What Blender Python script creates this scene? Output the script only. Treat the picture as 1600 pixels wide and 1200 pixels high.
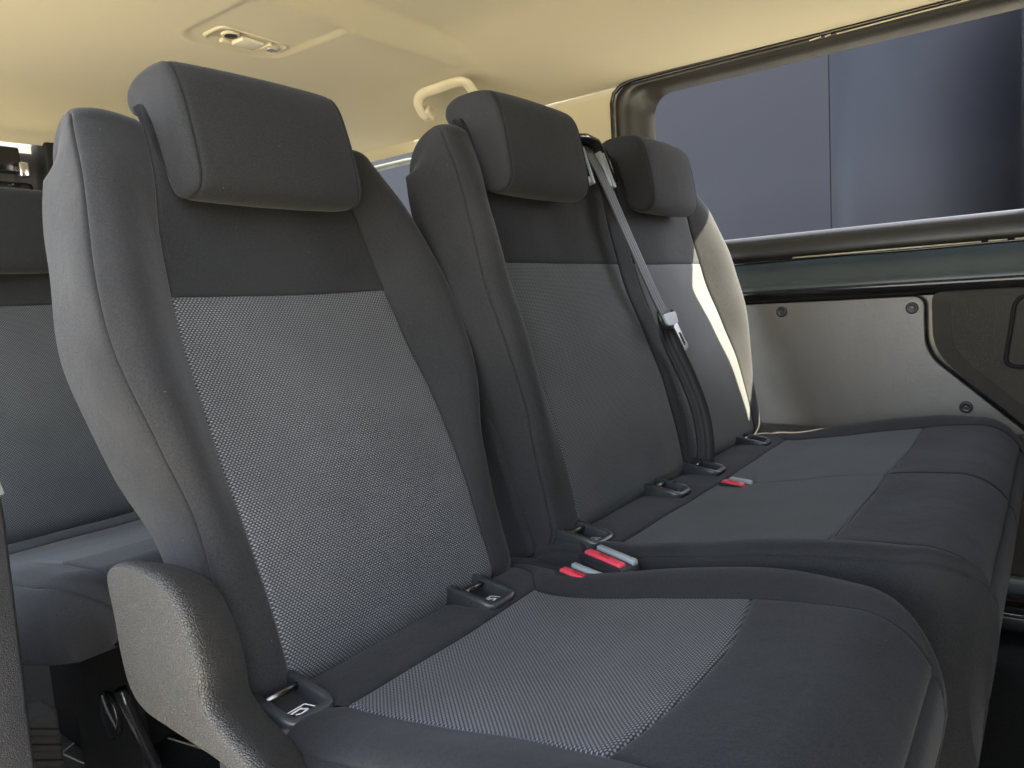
import bpy, bmesh, math
import numpy as np
from mathutils import Vector, Matrix
from math import radians, sin, cos, pi

for o in list(bpy.data.objects):
    bpy.data.objects.remove(o, do_unlink=True)
scene = bpy.context.scene
COL = scene.collection
rng = np.random.default_rng(7)

# ------------------------------------------------------------------ camera
cam_d = bpy.data.cameras.new("Camera")
cam_d.sensor_width = 36.0
cam_d.lens = 25.875
cam_d.clip_start = 0.01
cam_d.clip_end = 400.0
cam = bpy.data.objects.new("Camera", cam_d)
COL.objects.link(cam)
cam.matrix_world = Matrix(((0.592, 0.126, -0.796, 0), (-0.803, 0.013, -0.595, 0), (-0.065, 0.992, 0.109, 1.42), (0, 0, 0, 1)))
_l, _q, _s = cam.matrix_world.decompose()
cam.matrix_world = Matrix.LocRotScale(_l, _q, (1, 1, 1))
scene.camera = cam

# ------------------------------------------------------------------ light
SUN = Vector((0.45, -0.67, 0.59)).normalized()          # towards the sun
world = bpy.data.worlds.new("World")
scene.world = world
world.use_nodes = True
wn = world.node_tree.nodes
wl = world.node_tree.links
for n in list(wn):
    wn.remove(n)
sky = wn.new("ShaderNodeTexSky")
sky.sky_type = 'NISHITA'
sky.sun_disc = False
sky.sun_elevation = math.asin(SUN.z)
sky.sun_rotation = math.atan2(SUN.x, SUN.y)
sky.dust_density = 2.5
sky.air_density = 1.0
bg = wn.new("ShaderNodeBackground")
bg.inputs["Strength"].default_value = 0.15
wo_ = wn.new("ShaderNodeOutputWorld")
hsv = wn.new("ShaderNodeHueSaturation")          # hazy, washed-out summer sky
hsv.inputs["Saturation"].default_value = 0.42
wl.new(sky.outputs[0], hsv.inputs["Color"])
wl.new(hsv.outputs[0], bg.inputs[0])
wl.new(bg.outputs[0], wo_.inputs[0])

sun_d = bpy.data.lights.new("sun", 'SUN')
sun_d.energy = 5.0
sun_d.angle = radians(0.53)
sun_d.color = (1.0, 0.87, 0.60)
sun = bpy.data.objects.new("sun", sun_d)
COL.objects.link(sun)
sun.rotation_euler = SUN.to_track_quat('Z', 'Y').to_euler()
sun.location = (3, 2, 6)

vs = scene.view_settings
vs.view_transform = 'Standard'
vs.look = 'None'
vs.gamma = 1.0
vs.exposure = 3.7
vs.use_curve_mapping = False
scene.render.engine = 'CYCLES'
scene.cycles.max_bounces = 10
scene.cycles.diffuse_bounces = 6
scene.cycles.transparent_max_bounces = 12

# ------------------------------------------------------------------ materials
def new_mat(name):
    m = bpy.data.materials.new(name)
    m.use_nodes = True
    nt = m.node_tree
    b = nt.nodes["Principled BSDF"]
    return m, nt, b

def N(nt, t, **kw):
    n = nt.nodes.new(t)
    for k, v in kw.items():
        setattr(n, k, v)
    return n

def coords(nt, kind='Object'):
    return N(nt, "ShaderNodeTexCoord").outputs[kind]

def noise(nt, vec, scale, detail=2.0, rough=0.5):
    n = N(nt, "ShaderNodeTexNoise")
    n.inputs["Scale"].default_value = scale
    n.inputs["Detail"].default_value = detail
    n.inputs["Roughness"].default_value = rough
    nt.links.new(vec, n.inputs["Vector"])
    return n.outputs["Fac"]

def math_(nt, op, a, b=None, c=None):
    n = N(nt, "ShaderNodeMath", operation=op)
    for i, v in enumerate((a, b, c)):
        if v is None:
            continue
        if isinstance(v, (int, float)):
            n.inputs[i].default_value = v
        else:
            nt.links.new(v, n.inputs[i])
    return n.outputs[0]

def mixc(nt, fac, c1, c2):
    n = N(nt, "ShaderNodeMix", data_type='RGBA')
    if isinstance(fac, (int, float)):
        n.inputs[0].default_value = fac
    else:
        nt.links.new(fac, n.inputs[0])
    for i, c in ((6, c1), (7, c2)):
        if isinstance(c, tuple):
            n.inputs[i].default_value = (*c, 1)
        else:
            nt.links.new(c, n.inputs[i])
    return n.outputs[2]

def remap(nt, v, a, b, c, d):
    n = N(nt, "ShaderNodeMapRange")
    nt.links.new(v, n.inputs[0])
    for i, x in enumerate((a, b, c, d)):
        n.inputs[i + 1].default_value = x
    return n.outputs[0]

def bump(nt, b, h, strength, dist):
    n = N(nt, "ShaderNodeBump")
    n.inputs["Strength"].default_value = strength
    n.inputs["Distance"].default_value = dist
    nt.links.new(h, n.inputs["Height"])
    nt.links.new(n.outputs[0], b.inputs["Normal"])

def fabric_mat(name, col, col2, lint=True, sheen=.10):
    m, nt, b = new_mat(name)
    v = coords(nt)
    fine = noise(nt, v, 1500, 2, .6)
    mid = noise(nt, v, 420, 3, .6)
    big = noise(nt, v, 6, 3, .5)
    f = math_(nt, 'ADD', math_(nt, 'MULTIPLY', fine, .55), math_(nt, 'MULTIPLY', mid, .45))
    f = remap(nt, f, .35, .65, 0, 1)
    c = mixc(nt, f, col, col2)
    dirt = remap(nt, big, .45, .75, 0, .35)
    c = mixc(nt, dirt, c, tuple(x * 1.25 for x in col2))
    if lint:
        vo = N(nt, "ShaderNodeTexVoronoi")
        vo.inputs["Scale"].default_value = 55
        nt.links.new(v, vo.inputs["Vector"])
        sp = math_(nt, 'LESS_THAN', vo.outputs["Distance"], .030)
        wn_ = N(nt, "ShaderNodeSeparateColor")
        nt.links.new(vo.outputs["Color"], wn_.inputs[0])
        keep = math_(nt, 'GREATER_THAN', wn_.outputs[0], .72)
        c = mixc(nt, math_(nt, 'MULTIPLY', math_(nt, 'MULTIPLY', sp, keep), .55), c, (.30, .29, .27))
    nt.links.new(c, b.inputs["Base Color"])
    b.inputs["Roughness"].default_value = .92
    b.inputs["Specular IOR Level"].default_value = .18
    b.inputs["Sheen Weight"].default_value = sheen
    b.inputs["Sheen Roughness"].default_value = .38
    b.inputs["Sheen Tint"].default_value = (.75, .76, .80, 1)
    soft = noise(nt, v, 13, 3, .55)
    h = math_(nt, 'ADD', math_(nt, 'MULTIPLY', f, .00028), math_(nt, 'MULTIPLY', soft, .0030))
    bump(nt, b, h, .75, 1.0)
    return m

def weave_mat(name, dark, light, px=.0052, py=.0029):
    m, nt, b = new_mat(name)
    uv = coords(nt, 'UV')
    sep = N(nt, "ShaderNodeSeparateXYZ")
    nt.links.new(uv, sep.inputs[0])
    row = math_(nt, 'DIVIDE', sep.outputs[1], py)
    rf = math_(nt, 'FLOOR', row)
    odd = math_(nt, 'MODULO', math_(nt, 'ABSOLUTE', rf), 2.0)
    u = math_(nt, 'ADD', math_(nt, 'DIVIDE', sep.outputs[0], px), math_(nt, 'MULTIPLY', odd, .5))
    fu = math_(nt, 'SUBTRACT', math_(nt, 'FRACT', u), .5)
    fv = math_(nt, 'SUBTRACT', math_(nt, 'FRACT', row), .5)
    d = math_(nt, 'SQRT', math_(nt, 'ADD', math_(nt, 'POWER', math_(nt, 'MULTIPLY', fu, 1.7), 2.0), math_(nt, 'POWER', math_(nt, 'MULTIPLY', fv, 1.55), 2.0)))
    dot = remap(nt, d, .34, .74, 1, 0)
    jit = noise(nt, uv, 900, 2)
    big = noise(nt, uv, 9, 3)
    dot = math_(nt, 'MULTIPLY', dot, remap(nt, jit, .3, .7, .6, 1.1))
    lc = mixc(nt, remap(nt, big, .35, .7, 0, 1), light, tuple(x * .82 for x in light))
    c = mixc(nt, dot, dark, lc)
    nt.links.new(c, b.inputs["Base Color"])
    b.inputs["Roughness"].default_value = .8
    b.inputs["Specular IOR Level"].default_value = .25
    b.inputs["Sheen Weight"].default_value = .05
    bump(nt, b, dot, .6, .0012)
    return m

def plastic_mat(name, col, rough=.5, grain=0.0, gscale=260, spec=.5, metal=0.0, dust=0.0):
    m, nt, b = new_mat(name)
    v = coords(nt)
    big = noise(nt, v, 7, 4, .6)
    c = mixc(nt, remap(nt, big, .3, .7, 0, 1), tuple(x * .88 for x in col), tuple(x * 1.12 for x in col))
    if dust > 0:
        sp = noise(nt, v, 160, 4, .7)
        c = mixc(nt, remap(nt, sp, .58, .75, 0, dust), c, (.35, .33, .29))
    nt.links.new(c, b.inputs["Base Color"])
    r = remap(nt, noise(nt, v, 30, 4, .6), .3, .7, max(rough - .03, .02), rough + .03)
    nt.links.new(r, b.inputs["Roughness"])
    b.inputs["Specular IOR Level"].default_value = spec
    b.inputs["Metallic"].default_value = metal
    if grain > 0:
        vo = N(nt, "ShaderNodeTexVoronoi", feature='DISTANCE_TO_EDGE')
        vo.inputs["Scale"].default_value = gscale
        wv = N(nt, "ShaderNodeVectorMath", operation='ADD')
        nz = N(nt, "ShaderNodeTexNoise")
        nz.inputs["Scale"].default_value = gscale * .6
        nt.links.new(v, nz.inputs["Vector"])
        sc = N(nt, "ShaderNodeVectorMath", operation='SCALE')
        nt.links.new(nz.outputs["Color"], sc.inputs[0])
        sc.inputs["Scale"].default_value = .8 / gscale
        nt.links.new(v, wv.inputs[0])
        nt.links.new(sc.outputs[0], wv.inputs[1])
        nt.links.new(wv.outputs[0], vo.inputs["Vector"])
        h = remap(nt, vo.outputs["Distance"], 0, .25, 0, 1)
        bump(nt, b, h, grain, .0012)
    return m

FAB = fabric_mat("dark_knit_fabric", (.0085, .0089, .0098), (.024, .0247, .0265))
FAB_SIDE = fabric_mat("side_knit_fabric", (.0095, .0098, .0105), (.026, .0265, .028), sheen=.15)
WEAVE = weave_mat("grey_dotted_weave", (.019, .0198, .0215), (.182, .189, .203))
WEAVE_FINE = weave_mat("fine_grey_weave", (.0185, .0205, .0215), (.150, .161, .169), .0050, .0027)
SEAM = plastic_mat("seam_thread", (.02, .02, .022), .9)
PLAST = plastic_mat("grained_black_plastic", (.024, .024, .026), .5, .4, 480, dust=.05)
RECL = plastic_mat("grained_charcoal_plastic", (.027, .026, .0245), .46, .8, 340)
PLAST_S = plastic_mat("smooth_black_plastic", (.022, .022, .024), .38)
GLOSS = plastic_mat("gloss_black_paint", (.012, .012, .013), .16)
TRIM = plastic_mat("dark_sill_trim", (.022, .0215, .0195), .42)
LEDGE = plastic_mat("blue_grey_paint", (.050, .066, .073), .36)
HARD = plastic_mat("charcoal_hardboard", (.085, .072, .054), .33, .2, 300, spec=1.0)
DOORP = plastic_mat("door_plastic", (.050, .046, .040), .50, .8, 420, dust=.06)
RUBBER = plastic_mat("black_rubber", (.012, .012, .012), .7, spec=.2)
STEEL = plastic_mat("bright_steel", (.62, .62, .62), .25, metal=1.0)
GREYP = plastic_mat("grey_plastic", (.24, .27, .28), .35)
REDP = plastic_mat("red_plastic", (.60, .055, .085), .4)
WHITE = plastic_mat("white_print", (.75, .75, .75), .6)
BEIGEP = plastic_mat("beige_plastic", (.56, .515, .37), .42)
CLEAR = plastic_mat("clear_lens", (.62, .58, .46), .12)
DARKFLOOR = plastic_mat("dark_floor_covering", (.018, .019, .021), .45, .3, 90, dust=.25)
RIMP = plastic_mat("anchor_plastic", (.030, .033, .035), .30)
BARM = plastic_mat("dark_steel_bar", (.16, .155, .15), .3, metal=1.0)
TONG = plastic_mat("dull_steel", (.10, .10, .10), .35)
SANDB = plastic_mat("sealant", (.34, .30, .22), .8)

def strap_mat(name, ca, cb):
    m, nt, b = new_mat(name)
    uv = coords(nt, 'UV')
    sep = N(nt, "ShaderNodeSeparateXYZ")
    nt.links.new(uv, sep.inputs[0])
    w = math_(nt, 'SINE', math_(nt, 'MULTIPLY', sep.outputs[0], 2 * pi / .0115))
    h = math_(nt, 'SINE', math_(nt, 'MULTIPLY', math_(nt, 'ADD', sep.outputs[1], math_(nt, 'MULTIPLY', math_(nt, 'ABSOLUTE', w), .0006)), 2 * pi / .0024))
    c = mixc(nt, remap(nt, w, -1, 1, 0, 1), ca, cb)
    nt.links.new(c, b.inputs["Base Color"])
    b.inputs["Roughness"].default_value = .58
    b.inputs["Specular IOR Level"].default_value = .35
    bump(nt, b, math_(nt, 'ADD', w, math_(nt, 'MULTIPLY', h, .4)), .4, .0008)
    return m
STRAP = strap_mat("belt_webbing", (.030, .032, .035), (.058, .062, .066))
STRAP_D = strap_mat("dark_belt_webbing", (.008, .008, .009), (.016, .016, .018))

def headliner_mat():
    m, nt, b = new_mat("beige_headliner")
    v = coords(nt)
    f = noise(nt, v, 420, 4, .75)
    big = noise(nt, v, 2.2, 3, .5)
    c = mixc(nt, f, (.43, .39, .27), (.52, .475, .335))
    c = mixc(nt, remap(nt, big, .35, .7, 0, .5), c, (.50, .46, .32))
    nt.links.new(c, b.inputs["Base Color"])
    b.inputs["Roughness"].default_value = .95
    b.inputs["Specular IOR Level"].default_value = .1
    b.inputs["Sheen Weight"].default_value = .15
    bump(nt, b, f, .45, .0012)
    return m
HEADL = headliner_mat()

def glass_mat():
    m, nt, b = new_mat("tinted_glass")
    nt.nodes.remove(b)
    out = nt.nodes["Material Output"]
    t = N(nt, "ShaderNodeBsdfTransparent")
    t.inputs[0].default_value = (.86, .88, .92, 1)
    g = N(nt, "ShaderNodeBsdfGlossy")
    g.inputs["Roughness"].default_value = .02
    lw = N(nt, "ShaderNodeLayerWeight")
    lw.inputs[0].default_value = .5
    fr_ = math_(nt, 'ADD', math_(nt, 'MULTIPLY', math_(nt, 'POWER', lw.outputs["Facing"], 5.0), .3), .0004)
    mx = N(nt, "ShaderNodeMixShader")
    nt.links.new(fr_, mx.inputs[0])
    nt.links.new(t.outputs[0], mx.inputs[1])
    nt.links.new(g.outputs[0], mx.inputs[2])
    nt.links.new(mx.outputs[0], out.inputs[0])
    return m
GLASS = glass_mat()

def cladding_mat():
    m, nt, b = new_mat("satin_grey_cladding")
    v = coords(nt)
    n1 = noise(nt, v, 1.3, 4, .6)
    n2 = noise(nt, v, 3.0, 5, .65)
    c = mixc(nt, remap(nt, n1, .3, .7, 0, 1), (.0155, .0160, .0200), (.0158, .0163, .0203))
    c = mixc(nt, remap(nt, n2, .60, .78, 0, .3), c, (.0185, .019, .0225))
    nt.links.new(c, b.inputs["Base Color"])
    b.inputs["Roughness"].default_value = .62
    b.inputs["Specular IOR Level"].default_value = .3
    return m
CLAD = cladding_mat()

def ground_mat():
    m, nt, b = new_mat("pale_concrete")
    v = coords(nt)
    n1 = noise(nt, v, .8, 5, .6)
    n2 = noise(nt, v, 60, 4, .6)
    c = mixc(nt, n1, (.34, .315, .27), (.46, .43, .375))
    c = mixc(nt, remap(nt, n2, .4, .7, 0, .4), c, (.30, .26, .20))
    nt.links.new(c, b.inputs["Base Color"])
    b.inputs["Roughness"].default_value = .9
    bump(nt, b, n2, .4, .01)
    return m
GROUND = ground_mat()

# ------------------------------------------------------------------ object helpers
def link(name, me, mat=None, parent=None, smooth=True):
    o = bpy.data.objects.new(name, me)
    COL.objects.link(o)
    if mat:
        me.materials.append(mat)
    if smooth:
        me.polygons.foreach_set("use_smooth", [True] * len(me.polygons))
    if parent:
        o.parent = parent
    return o

def tag(o, label=None, cat=None, group=None, kind=None):
    if label: o["label"] = label
    if cat: o["category"] = cat
    if group: o["group"] = group
    if kind: o["kind"] = kind
    return o

def empty(name, loc=(0, 0, 0)):
    o = bpy.data.objects.new(name, None)
    o.empty_display_size = .05
    COL.objects.link(o)
    o.location = loc
    return o

def put(o, parent):
    """parent without moving: mesh data is in world coordinates"""
    o.parent = parent
    o.matrix_parent_inverse = Matrix.Translation(parent.location).inverted() if parent.type == 'EMPTY' else Matrix()
    return o

def part(name, me, mat, parent, smooth=True):
    return put(link(name, me, mat, None, smooth), parent)

def grid(P, UV=None, flip=False, name="grid"):
    na, nb = P.shape[:2]
    idx = np.arange(na * nb).reshape(na, nb)
    q = np.stack([idx[:-1, :-1], idx[1:, :-1], idx[1:, 1:], idx[:-1, 1:]], -1).reshape(-1, 4)
    if flip:
        q = q[:, ::-1]
    me = bpy.data.meshes.new(name)
    me.from_pydata(P.reshape(-1, 3).tolist(), [], q.tolist())
    if UV is not None:
        lay = me.uv_layers.new(name="UVMap")
        lay.data.foreach_set("uv", UV.reshape(-1, 2)[q.reshape(-1)].astype(np.float32).reshape(-1))
    return me

def mesh_bm(bm, name="m"):
    me = bpy.data.meshes.new(name)
    bmesh.ops.recalc_face_normals(bm, faces=bm.faces)
    bm.to_mesh(me)
    bm.free()
    return me

def box_me(c, size, rot=None, bevel=0.0, segs=2):
    bm = bmesh.new()
    bmesh.ops.create_cube(bm, size=1)
    bmesh.ops.scale(bm, vec=size, verts=bm.verts)
    if bevel > 0:
        bmesh.ops.bevel(bm, geom=bm.edges[:], offset=bevel, segments=segs, profile=.6, affect='EDGES')
    if rot is not None:
        bmesh.ops.transform(bm, matrix=rot.to_4x4(), verts=bm.verts)
    bmesh.ops.translate(bm, vec=c, verts=bm.verts)
    return mesh_bm(bm)

def tube_me(pts, r, n=10, caps=True):
    pts = [Vector(p) for p in pts]
    bm = bmesh.new()
    rings = []
    for i, p in enumerate(pts):
        t = (pts[min(i + 1, len(pts) - 1)] - pts[max(i - 1, 0)]).normalized()
        a = t.orthogonal().normalized() if i == 0 else (rings_a - t * rings_a.dot(t)).normalized()
        rings_a = a
        b_ = t.cross(a)
        rr = r[i] if isinstance(r, (list, tuple)) else r
        rings.append([bm.verts.new(p + (a * cos(2 * pi * k / n) + b_ * sin(2 * pi * k / n)) * rr) for k in range(n)])
    for i in range(len(rings) - 1):
        for k in range(n):
            bm.faces.new((rings[i][k], rings[i][(k + 1) % n], rings[i + 1][(k + 1) % n], rings[i + 1][k]))
    if caps:
        bm.faces.new(rings[0][::-1])
        bm.faces.new(rings[-1])
    return mesh_bm(bm)

def sweep_me(path, section, normals, closed=False):
    """sweep a closed 2D section [(side, up)] along path with given up normals"""
    path = [Vector(p) for p in path]
    bm = bmesh.new()
    rings = []
    L = len(path)
    for i, p in enumerate(path):
        if closed:
            t = (path[(i + 1) % L] - path[i - 1]).normalized()
        else:
            t = (path[min(i + 1, L - 1)] - path[max(i - 1, 0)]).normalized()
        up = Vector(normals[i] if isinstance(normals, list) else normals)
        side = t.cross(up).normalized()
        up = side.cross(t).normalized()
        rings.append([bm.verts.new(p + side * a + up * b_) for a, b_ in section])
    n = len(section)
    R_ = range(L if closed else L - 1)
    for i in R_:
        for k in range(n):
            bm.faces.new((rings[i][k], rings[i][(k + 1) % n], rings[(i + 1) % L][(k + 1) % n], rings[(i + 1) % L][k]))
    if not closed:
        bm.faces.new(rings[0][::-1])
        bm.faces.new(rings[-1])
    return mesh_bm(bm)

def prism_me(poly, axis, a, b, bevel=0.0, segs=3):
    """extrude polygon (two other axes, in order) from a to b along axis"""
    bm = bmesh.new()
    def mk(p, t):
        v = list(p)
        v.insert(axis, t)
        return bm.verts.new(v)
    v0 = [mk(p, a) for p in poly]
    v1 = [mk(p, b) for p in poly]
    bm.faces.new(v0)
    bm.faces.new(v1[::-1])
    n = len(poly)
    for i in range(n):
        bm.faces.new((v0[i], v1[i], v1[(i + 1) % n], v0[(i + 1) % n]))
    bmesh.ops.recalc_face_normals(bm, faces=bm.faces)
    if bevel > 0:
        es = [e for e in bm.edges if len(e.link_faces) == 2 and e.calc_face_angle(0) > radians(35)]
        bmesh.ops.bevel(bm, geom=es, offset=bevel, segments=segs, profile=.5, affect='EDGES', clamp_overlap=True)
    return mesh_bm(bm)

def round_poly(pts, rad, n=6):
    out = []
    L = len(pts)
    for i in range(L):
        p0, p1, p2 = (np.array(pts[i - 1], float), np.array(pts[i], float), np.array(pts[(i + 1) % L], float))
        r = rad[i] if isinstance(rad, (list, tuple)) else rad
        if r <= 0:
            out.append(tuple(p1)); continue
        a = (p0 - p1); la = np.linalg.norm(a); a /= la
        b = (p2 - p1); lb = np.linalg.norm(b); b /= lb
        r = min(r, la * .48, lb * .48)
        for k in range(n + 1):
            t = k / n
            q = (1 - t) ** 2 * (p1 + a * r) + 2 * t * (1 - t) * p1 + t * t * (p1 + b * r)
            out.append(tuple(q))
    return out

def catmull(xs, ys):
    xs = np.array(xs, float); ys = np.array(ys, float)
    m = np.gradient(ys, xs)
    def f(x):
        x = np.clip(x, xs[0], xs[-1])
        i = np.clip(np.searchsorted(xs, x) - 1, 0, len(xs) - 2)
        h = xs[i + 1] - xs[i]
        t = (x - xs[i]) / h
        return ((2 * t ** 3 - 3 * t ** 2 + 1) * ys[i] + (t ** 3 - 2 * t ** 2 + t) * h * m[i] + (-2 * t ** 3 + 3 * t ** 2) * ys[i + 1] + (t ** 3 - t ** 2) * h * m[i + 1])
    return f

def cluster(n, k=.82):
    t = np.linspace(0, 1, n)
    return t - k * np.sin(2 * pi * t) / (2 * pi)

def sstep(x):
    x = np.clip(x, 0, 1)
    return x * x * (3 - 2 * x)

# ------------------------------------------------------------------ upholstery shell
class Frame:
    def __init__(s, B, ang, back=True):
        a = radians(ang)
        s.B = np.array(B, float)
        if back:
            s.S = np.array([0, sin(a), cos(a)]); s.N = np.array([0, -cos(a), sin(a)])
        else:                                   # cushion: s runs forward, n up
            s.S = np.array([0, -cos(a), sin(a)]); s.N = np.array([0, sin(a), cos(a)])
        s.X = np.array([1., 0, 0])
    def P(s, x, ss, nn):
        return s.B + x[..., None] * s.X + ss[..., None] * s.S + nn[..., None] * s.N
    def pt(s, x, ss, nn):
        return Vector(s.B + x * s.X + ss * s.S + nn * s.N)
    def D(s, dx, ds, dn):
        v = dx[..., None] * s.X + ds[..., None] * s.S + dn[..., None] * s.N
        return v / np.maximum(np.linalg.norm(v, axis=-1, keepdims=True), 1e-9)

class Shell:
    """padded upholstery block; columns between seams, stations along a profile that wraps bottom > front > top"""
    def __init__(self, fr, oL, iL, iR, oR, hb, lum, S, s0, T, rb, rt, dish=.006, dents=(), seams=(), bulge=.014, rtn=None, drop=.012, tail=0.0, wave=.0006, rback=0.0):
        self.fr, self.oL, self.iL, self.iR, self.oR = fr, oL, iL, iR, oR
        self.hb, self.lum, self.S, self.s0, self.T, self.rb, self.rt = hb, lum, S, s0, T, rb, rt
        self.rtn = rtn if rtn else rt
        self.dish, self.dents, self.bulge, self.drop, self.wave = dish, dents, bulge, drop, wave
        st = [('b0', 0), ('b', 0)]
        st += [('b', p) for p in np.linspace(0, pi / 2, 9)[1:-1]]
        fs = list(np.linspace(s0 + rb, S - rt, 112))
        for q in seams:
            fs += [q - .0022, q, q + .0022, q - .005, q + .005]
        for d in dents:
            fs += list(np.linspace(d[1] - d[3] - .006, d[1] + d[3] + .006, 14))
        fs = sorted(set(round(f, 5) for f in fs if s0 + rb <= f <= S - rt))
        st += [('f', f) for f in fs]
        st += [('t', p) for p in np.linspace(0, pi / 2, 17)[1:]]
        st += [('e', t) for t in (.12, .25, .38, .5, .63, .76, .88, 1.0)]
        self.st = st
        self.kind = np.array([s[0] for s in st]); self.val = np.array([s[1] for s in st], float)
        k, v = self.kind, self.val
        self.sf = np.where(k == 'f', v, np.where((k == 'b') | (k == 'b0'), s0 + rb, S - rt))      # station's reference s on the front
        self.wsx = np.where(k == 't', S - rt + rt * np.sin(v), np.where(k == 'e', S, np.where(k == 'b', s0 + rb * np.sin(v), np.where(k == 'b0', s0, v))))
        self.tail, self.rback = tail, rback

    def nfront(self, x, s, bolster=None):
        """front height; bolster: (t, hb) arrays or None"""
        c0, c1 = self.iL(s), self.iR(s)
        n = self.lum(s) + 0 * x
        u = np.clip((x - c0) / (c1 - c0), 0, 1)
        n = n - self.dish * (1 - (2 * u - 1) ** 2)
        n = n + self.wave * (np.sin(x * 31 + s * 17) + np.sin(s * 43 - x * 13))
        for (dx, ds, rx, rs, dep) in self.dents:
            e = .010
            fx = sstep((rx - np.abs(x - dx)) / e + .5); fs_ = sstep((rs - np.abs(s - ds)) / e + .5)
            n = n - dep * fx * fs_
        return n

    def wrap(self, x, nf):
        """x, nf: arrays [na, nb]; nf = front n at each station's reference s -> s, n, inward dirs"""
        k = self.kind[None, :]; v = self.val[None, :]
        rb, rt, rtn, T = self.rb, self.rt, self.rtn, self.T
        s = np.where(k == 'f', v, 0.0) + 0 * x
        n = np.where(k == 'f', nf, 0.0)
        s = np.where(k == 'b', self.s0 + rb * (1 - np.cos(v)), s)           # v: 0 = under, pi/2 = front
        n = np.where(k == 'b', nf - rb * (1 - np.sin(v)), n)
        s = np.where(k == 'b0', self.s0, s); n = np.where(k == 'b0', -T, n)
        s = np.where(k == 't', self.S - rt + rt * np.sin(v), s)
        n = np.where(k == 't', nf - rtn * (1 - np.cos(v)), n)
        ntop = nf - rtn
        s = np.where(k == 'e', self.S + self.tail * v * v, s)
        n = np.where(k == 'e', ntop + (-T - ntop) * v, n)
        if self.rback > 0:
            s = np.where(k == 'e', self.S - self.rback * (1 - np.cos(v * pi / 2)), s)
            n = np.where(k == 'e', ntop + (-T - ntop) * np.sin(v * pi / 2), n)
        ds = np.where(k == 'b', np.cos(v), np.where(k == 'b0', 1.0, np.where(k == 't', -np.sin(v), np.where(k == 'e', -1.0, 0.0)))) + 0 * x
        dn = np.where(k == 'f', -1.0, np.where(k == 'b', -np.sin(v), np.where(k == 't', -np.cos(v), 0.0))) + 0 * x
        return s, n, ds, dn

    def arc(self, P):
        d = np.linalg.norm(np.diff(P, axis=1), axis=-1)
        return np.concatenate([np.zeros((P.shape[0], 1)), np.cumsum(d, axis=1)], axis=1)

    def groove(self, dist, g=.0042, w=.0022):
        return g * np.exp(-(dist / w)) + .0009 * np.exp(-(dist / .010))

    def centre(self, f0, f1, j0, j1, mat, parent, name, na=64, seam=(1, 1, 1, 1), curve=None):
        """column patch between x = f0(s) and f1(s), stations j0..j1 (inclusive); seam flags left,right,start,end"""
        a = cluster(na)[:, None]
        s = self.wsx[None, :]
        if curve:                                                        # bend a cross seam
            s = s + curve[1] * (1 - (2 * a - 1) ** 2) * np.exp(-((s - curve[0]) / curve[2]) ** 2) * (self.kind[None, :] == 'f')
        X = f0(s) + (f1(s) - f0(s)) * a
        sref = np.where(self.kind[None, :] == 'f', s, self.sf[None, :] + 0 * s)
        nf = self.nfront(X, sref + 0 * X)
        ss, nn, ds, dn = self.wrap(X, nf)
        if curve:
            ss = np.where(self.kind[None, :] == 'f', s + 0 * X, ss)
        P = self.fr.P(X, ss, nn)
        U = self.arc(P)
        w = (f1(s) - f0(s))
        dis = np.full(X.shape, 9.0)
        if seam[0]: dis = np.minimum(dis, a * w)
        if seam[1]: dis = np.minimum(dis, (1 - a) * w)
        if seam[2]: dis = np.minimum(dis, np.abs(U - U[:, j0:j0 + 1]))
        if seam[3]: dis = np.minimum(dis, np.abs(U[:, j1:j1 + 1] - U))
        D = self.fr.D(0 * X, ds, dn)
        P = P + D * self.groove(dis)[..., None]
        P = P[:, j0:j1 + 1]
        UV = np.stack([X, np.repeat(U[na // 2:na // 2 + 1], na, 0) + (s - self.wsx[None, :] if curve else 0)], -1)[:, j0:j1 + 1]
        return part(name, grid(P, UV, flip=True), mat, parent)

    def j(self, s):
        c = np.where(self.kind == 'f', np.abs(self.val - s), 9)
        return int(np.argmin(c))

    def bolster(self, side, mat, parent, name, na=44, cap_name=None, cap_mat=None, peak=.80):
        fi, fo = (self.iL, self.oL) if side < 0 else (self.iR, self.oR)
        a = cluster(na, .75)[:, None]
        s = self.wsx[None, :]
        xi, xo = fi(s), fo(s)
        X = xi + (xo - xi) * a
        base = self.nfront(xi + 0 * X, self.sf[None, :] + 0 * X) + self.wave * (np.sin(X * 23 + s * 19))*a
        f = np.where(a < peak, np.sin(pi / 2 * np.clip(a / peak, 0, 1)) ** 1.15, 1 - .14 * ((a - peak) / (1 - peak)) ** 2)
        hb = self.hb(self.sf[None, :])
        nf = base + hb * f - self.drop * a ** 5
        ss, nn, ds, dn = self.wrap(X, nf)
        P = self.fr.P(X, ss, nn)
        U = self.arc(P)
        w = np.abs(xo - xi)
        wt = a ** 2
        D = self.fr.D(-side * wt + 0 * X, ds, dn)
        dis = np.minimum(a * w, (1 - a) * w)
        Pb = P + D * self.groove(dis)[..., None]
        UV = np.stack([X, U], -1)
        o = part(name, grid(Pb, UV, flip=(side > 0)), mat, parent)
        # side panel
        nr = 26
        r = (1 - np.cos(np.linspace(0, pi / 2, nr)))[:, None]
        sO, nO = ss[-1][None, :], nn[-1][None, :]
        sK = np.clip(sO, self.s0 + .03, self.S - (self.rback if self.rback > 0 else .045))
        nK = -self.T + 0 * sO
        sP = sO + (sK - sO) * r
        nP = nO + (nK - nO) * r
        fb = np.clip(1 - (1 - 2 * np.clip(r, 0, .5 if self.rback > 0 else 1)) ** 2, 0, 1) ** .6
        fb = fb * np.clip((self.S - sP) / .09, 0, 1) ** .5 if self.rback > 0 else fb
        X2 = xo + side * self.bulge * fb + side*.0015*np.sin(sP*37+nP*29)*fb
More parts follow.
